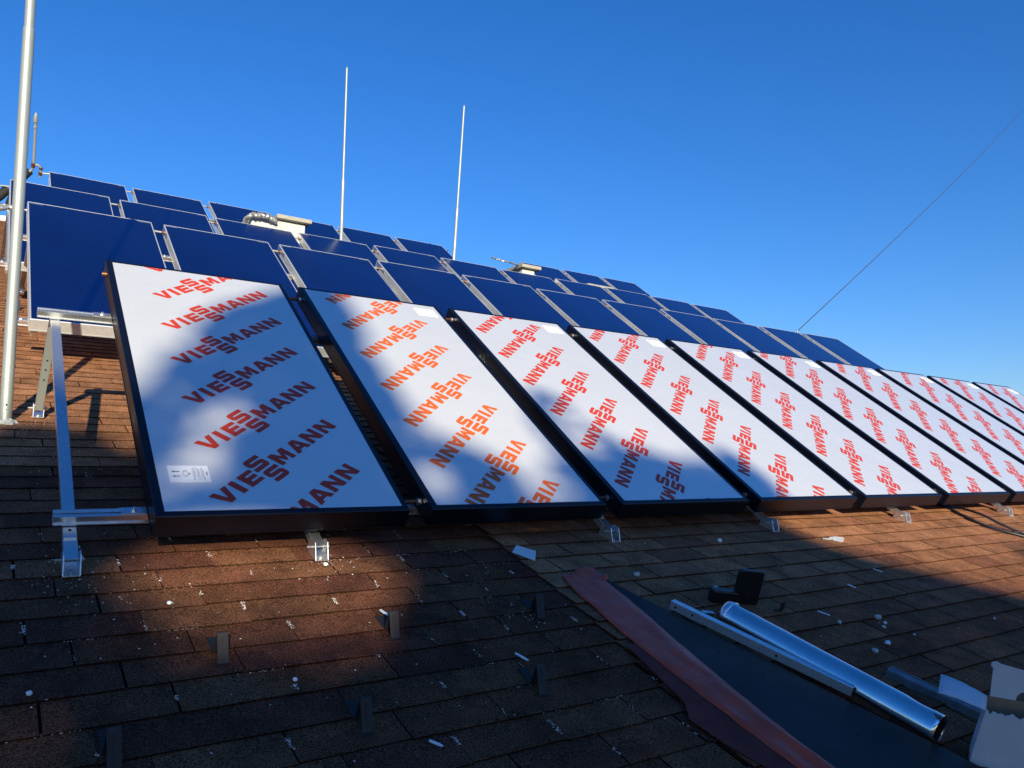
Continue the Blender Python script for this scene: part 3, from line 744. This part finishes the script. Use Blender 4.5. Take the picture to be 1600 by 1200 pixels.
# cable
cb = rthing("cable", "black cable looping out from under the front row at the right", "cable", 0, 0, 0, 0)
def smooth_path(P, k=8):
    out = []
    P = [Vector(p) for p in P]
    for i in range(len(P) - 1):
        p0 = P[max(i - 1, 0)]; p1 = P[i]; p2 = P[i + 1]; p3 = P[min(i + 2, len(P) - 1)]
        for j in range(k):
            t_ = j / k; out.append(.5 * ((2 * p1) + (-p0 + p2) * t_ + (2 * p0 - 5 * p1 + 4 * p2 - p3) * t_ ** 2 + (-p0 + 3 * p1 - 3 * p2 + p3) * t_ ** 3))
    out.append(P[-1]); return out
b = MB(); b.tube(smooth_path([(6.40, .50, .03), (6.27, .227, .024), (6.175, .075, .024), (6.10, -.111, .024), (6.14, -.25, .024), (6.26, -.42, .024), (6.5, -.7, .024), (6.9, -1.0, .024)]), .012, 10)
b.tube(smooth_path([(6.46, .50, .03), (6.34, .24, .024), (6.27, .10, .06), (6.24, -.07, .07), (6.27, -.21, .045), (6.36, -.38, .024), (6.6, -.66, .024), (7.0, -.95, .024)]), .010, 10)
b.build("sheath", M['cable'], cb)

# sealant smear
def blot(name, pts, x, l, m, label, cat, h=.0135, ang=0, th=.002):
    b = MB(); b.prism(pts, 0, th); o = b.build(name, m); o.matrix_world = RF @ Matrix.Translation((x, l, h)) @ Matrix.Rotation(ang, 4, 'Z'); tag(o, label, cat); return o
rr = random.Random(9)
pts = [((.095 + .03 * rr.uniform(-1, 1)) * math.cos(a) * (1 + .35 * math.sin(3 * a)), (.035 + .015 * rr.uniform(-1, 1)) * math.sin(a)) for a in [i * 6.283 / 22 for i in range(22)]]
blot("sealant_smear", pts, 4.05, -.175, M['cement'], "white sealant smear on the lit edge of the right shingles", "sealant", h=.0165)

# pebbles and slivers
def pebble(x, l, r, label, flat=.8, sx=1., ang=0, m='stone', name="pebble", cat="pebble", seed=0):
    bm = bmesh.new(); bmesh.ops.create_icosphere(bm, subdivisions=2, radius=r)
    vs = []
    for v in bm.verts:
        c = v.co * (1 + .35 * noise.noise(v.co * (1.3 / r) + Vector((seed * 3.7, 1, 2)))); vs.append((c.x * sx, c.y, c.z * flat + r * flat * .8))
    o = MB().add(vs, [[q.index for q in f.verts] for f in bm.faces]).build(name, M[m]); bm.free()
    o.matrix_world = RF @ Matrix.Translation((x, l, .017 if x > 1.6 else .010)) @ Matrix.Rotation(ang, 4, 'Z')
    tag(o, label, cat, "pale pebbles and crumbs on the shingles"); return o
pebble(2.087, -.397, .014, "largest pale pebble, above the narrow tip of the grey sheet", sx=1.3, seed=1)
pebble(2.204, -.854, .012, "pale pebble between the aluminium bar and the pipe end", seed=2)
pebble(3.103, -1.044, .016, "bluish pebble, upper one of the small cluster right of the pipe", seed=4)
pebble(3.090, -1.090, .009, "small white pebble lowest in the cluster right of the pipe", seed=5, m='plastic')
pebble(3.03, -1.120, .010, "small pale pebble at the right of the cluster of three", seed=6)
pebble(2.715, -1.265, .014, "round grey pebble halfway between the cluster and the pipe end", seed=7)
pebble(2.872, -1.232, .012, "white crumb with a notch just above the round grey pebble", sx=1.4, seed=8, m='plastic')
pebble(3.135, -1.213, .007, "tiny pale pebble right of the notched white crumb", seed=9)
pebble(2.814, -1.024, .010, "tiny beige pebble left of the pebble cluster", seed=10)
pebble(3.015, -.099, .014, "bluish white crumb on the dark shingles below the third collector", seed=12, m='plastic')
pebble(2.425, -.60, .013, "pale pebble resting by the low black block", seed=13)
pebble(3.915, -1.222, .007, "tiny pale crumb near the right picture edge", seed=14)
pebble(.015, -.261, .008, "white crumb left of the sunlit shingle patch", seed=15, m='plastic')
pebble(-.41, -.698, .008, "white crumb on the reddish shingles at the lower left", seed=16, m='plastic')
pebble(.28, -.816, .007, "ring like white crumb right of the lone snow guard", seed=17, m='plastic')
pebble(.655, -.045, .009, "white crumb just below the sunlit bracket foot", seed=18, m='plastic')
def sliver(x, l, L_, w_, ang, label, h=.018, m='plastic', tilt=0):
    pts = [(-L_ / 2, -w_ * .2), (-L_ * .2, -w_ / 2), (L_ / 2, -w_ * .35), (L_ * .46, w_ * .4), (0, w_ * .5), (-L_ * .45, w_ * .35)]
    b = MB(); b.prism(pts, 0, .003); o = b.build("plastic_sliver", M[m]); o.matrix_world = RF @ Matrix.Translation((x, l, h)) @ Matrix.Rotation(ang, 4, 'Z') @ Matrix.Rotation(tilt, 4, 'Y')
    tag(o, label, "sliver", "white slivers scattered on the shingles")
sliver(.720, -.492, .050, .012, 1.85, "white sliver leaning behind a snow guard", .020)
sliver(1.075, -.895, .060, .011, 1.9, "bluish white sliver behind the snow guard below the membrane", .020)
sliver(.555, -1.228, .045, .010, 2.2, "white sliver near the bottom edge beside the lowest snow guard", .016)
sliver(2.814, -.937, .060, .010, -1.1, "long white sliver on the shaded shingles right of the pipe", .022)
sliver(3.346, -.743, .050, .012, -1.4, "bluish white splinter in the middle of the right shingles", .022)
sliver(3.80, -.62, .055, .009, -1.2, "white splinter near the edge of the sunlit shingles", .022)
o = MB().box(-.028, .028, -.012, .012, 0, .004).build("metal_offcut", M['alu'], None, .001); o.matrix_world = RF @ Matrix.Translation((2.165, -.790, .020)) @ Matrix.Rotation(-.35, 4, 'Z'); tag(o, "small flat aluminium offcut next to the pipe end", "offcut")
b = MB(); b.box(-.02, .02, -.002, .002, 0, .042); b.box(-.02, .02, .002, .024, 0, .003); o = b.build("bent_clip", M['sheet']); o.matrix_world = RF @ Matrix.Translation((2.592, -.860, .020)) @ Matrix.Rotation(.2, 4, 'Z'); tag(o, "small bent grey clip standing behind the steel pipe", "clip")

# grit and dust in the joints
def grit():
    rr = random.Random(11); b = MB()
    def fleck(x, l, s, h0):
        a = rr.uniform(0, 6.28); s2 = s * rr.uniform(.4, 1)
        c = Vector((x, l, h0)); u = Vector((math.cos(a), math.sin(a), 0)) * s; v = Vector((-math.sin(a), math.cos(a), 0)) * s2
        top = c + Vector((0, 0, s * .7))
        b.add([c - u - v * .3, c + v, c + u - v * .3, top], [(0, 1, 3), (1, 2, 3), (2, 0, 3), (0, 2, 1)])
    for k in range(-14, 3):
        l0 = .022 + k * .15
        for i in range(-6, 8):
            x = .232 - .118 * k + i * .333
            while x < -1.1: x += .333 * 7
            if not (-1.0 < x < 1.52): continue
            if rr.random() < .62:
                dens = rr.choice((8, 16, 40)); q0 = rr.uniform(0, .6); q1 = q0 + rr.uniform(.15, .5)
                for _ in range(dens):
                    fleck(x + rr.gauss(0, .0035), l0 + .15 * rr.uniform(q0, min(1, q1)), rr.uniform(.0009, .0034), .0065)
            if rr.random() < .3:
                cx = x + rr.uniform(0, .33)
                for _ in range(22): fleck(cx + rr.gauss(0, .035), l0 - .002 + rr.gauss(0, .0025), rr.uniform(.0009, .003), .004)
    spots = [(-.28, -.06, .05, 60), (-.30, .10, .10, 60), (-.18, -.22, .10, 60), (-.42, 1.85, .08, 70), (-.28, 1.9, .09, 90), (-.3, 1.55, .14, 110), (-.1, 1.5, .12, 60), (-.25, 1.1, .18, 120), (.66, -.03, .06, 60), (.75, .0, .04, 30), (2.32, .0, .07, 50), (2.42, -.1, .08, 30), (1.30, -.62, .05, 40), (2.4, -.62, .06, 24), (2.75, -.9, .2, 14), (3.2, -.7, .4, 40), (2.3, -.3, .4, 60), (1.2, -.4, .5, 110), (.3, -.7, .6, 160), (3.2, -.2, .5, 60), (4.6, -.2, .9, 60), (5.5, .0, .5, 30), (7.0, .0, .08, 40), (5.3, .0, .06, 40)]
    for x, l, sg, nn in spots:
        for _ in range(int(nn * .75)):
            px, pl = x + rr.gauss(0, sg), l + rr.gauss(0, sg)
            fleck(px, pl, rr.choice((.0010, .0014, .002, .003, .0042)), .0155 if px > 1.62 else .0085)
    o = b.build("roof_grit", M['grit']); o.matrix_world = RF.copy(); tag(o, "pale grit and dust scattered over the shingles and in their joints", "grit", kind="stuff")
grit()

# ------------------------------------------------------------------ unseen trees added towards the sun, crowns shaped to cast the roof's shade
EA = Vector((-SUN.y, SUN.x, 0)).normalized(); EB = SUN.cross(EA)
if EB.z < 0: EB = -EB
SHADE = [(-9, 1.2), (-5, .95), (-3, .82), (-.62, .88), (-.42, .72), (-.26, .62), (-.17, .84), (-.10, 1.14), (.0, 1.46), (.20, 1.70), (.42, 1.90), (.60, 2.12), (.78, 2.05), (.88, 1.70), (.94, 1.34), (1.02, 1.02), (1.14, .76), (1.32, .60),
         (1.56, .50), (1.76, .42), (1.86, .56), (1.92, .98), (2.02, 1.18), (2.16, 1.14), (2.34, .92), (2.56, .72), (2.80, .62), (3.02, .72), (3.24, .82), (3.44, .74), (3.60, .48), (3.64, .10), (3.86, -.02), (4.12, -.12), (4.40, -.22), (4.75, -.38), (5.15, -.42),
         (5.40, -.16), (5.62, .03), (6.3, .03), (7.2, -.12), (9, -.25), (13, -.3), (17, -.2)]
def shade_top(a):
    for (a0_, b0_), (a1_, b1_) in zip(SHADE, SHADE[1:]):
        if a0_ <= a <= a1_: return b0_ + (b1_ - b0_) * (a - a0_) / (a1_ - a0_)
    return -.3
HOLES = [(.36, -.18, .50, .19, 1.0), (.70, -.24, .26, .17, 1.0), (.58, -.44, .28, .12, .90), (.16, -.42, .24, .10, .78), (-.075, .60, .055, .26, .62), (.03, .40, .15, .07, .5), (.00, .17, .09, .07, .5), (.14, .27, .07, .05, .4), (-.35, -.72, .35, .12, .74), (.25, 1.02, .10, .06, .3), (2.30, .60, .14, .05, .3)]
DIST = 20.
def trees():
    rr = random.Random(21)
    T = [(-5.2, "unseen bare lower trunk tree, dense crown shaped for shade, farthest left toward the sun"), (1.30, "tall unseen leafy tree, its pointed top shaped to shade the leftmost collector"), (3.05, "unseen leafy tree beside the tall one, shaped to shade the middle of the roof"), (7.2, "lower unseen leafy tree toward the right, added behind the viewer for its shade"), (12.8, "spreading unseen leafy tree farthest right, added behind the viewer for its shade")]
    leaves = [MB() for _ in T]; pos = [[] for _ in T]
    def leaf(P, s, b):
        n = Vector((rr.gauss(0, 1), rr.gauss(0, 1), rr.gauss(0, 1))).normalized(); x = n.orthogonal().normalized(); x = Matrix.Rotation(rr.uniform(0, 6.28), 3, n) @ x; y = n.cross(x)
        b.add([P - x * s, P - y * s * .55, P + x * s, P + y * s * .55], [(0, 1, 2, 3)])
    zones = [(-1.0, 6.2, -1.3, 2.05, 62000, .055, .085), (-9, -1.0, -3.5, 1.25, 9000, .12, .20), (6.2, 17, -3.5, .1, 11000, .12, .20), (-1.0, 6.2, -4.5, -1.3, 5500, .12, .20)]
    plan = [(z, rr.uniform(z[0], z[1]), rr.uniform(z[2], z[3])) for z in zones for _ in range(z[4])]
    for z, a, b_ in plan:
        s = rr.uniform(z[5], z[6])
        if b_ > shade_top(a) - s * .8: continue
        skip = False
        for ha, hb, wa, wb, k in HOLES:
            q = ((a - ha) / wa) ** 2 + ((b_ - hb) / wb) ** 2
            if q < 1 and rr.random() < k: skip = True
        if z is zones[0] and b_ > .15 and a > -.22:
            nz = noise.noise(Vector((a * 2.6, b_ * 1.9, 4.2))) + .35 * noise.noise(Vector((a * 7, b_ * 6, 1.1)))
            thr = .20 + (max(0, min(.6, (a - .05) * .9)) if a < .95 else (.12 if b_ < .5 else 0))
            if nz > thr and rr.random() < min(.93, .62 + (nz - thr) * 2.2): skip = True
            dtop = shade_top(a) - b_
            if dtop < .16 and rr.random() < (1 - dtop / .16) * .9: skip = True
        if skip: continue
        i = min(range(len(T)), key=lambda j: abs(a - T[j][0]) - (.25 if j in (1, 2) else 0))
        P = EA * a + EB * b_ + SUN * (DIST + rr.uniform(-1.6, 1.6))
        leaf(P, s, leaves[i])
        if rr.random() < .003 and not (-.7 < a < 1.15 and b_ > -1.2): pos[i].append(P)
    for i, (a, lb) in enumerate(T):
        base = EA * a + SUN * DIST; base = Vector((base.x, base.y, -7.5))
        t = thing("shade_tree", lb, "tree", base, group="unseen trees toward the sun, shaped to cast the shade")
        top = EA * a + EB * (shade_top(a) - .5) + SUN * DIST; H = top.z + 7.5
        tr = MB(); tr.tube([Vector((0, 0, 0)), Vector((.05, .03, H * .3)), Vector((-.03, .05, H * .6)), Vector((top.x - base.x, top.y - base.y, H))], [.32, .24, .17, .04], 12)
        for P in pos[i][:16]:
            q = P - base; st = Vector((0, .03, max(2, q.z - abs(q.x) * .6 - 1.2))); tr.tube([st, st.lerp(q, .5) + Vector((0, 0, .1)), q], [.08, .05, .015], 7)
        tr.build("trunk", M['bark'], t)
        cr = leaves[i]; cr.v = [tuple(Vector(v) - base) for v in cr.v]; cr.build("crown", M['leaf'], t)
trees()
bpy.context.view_layer.update()
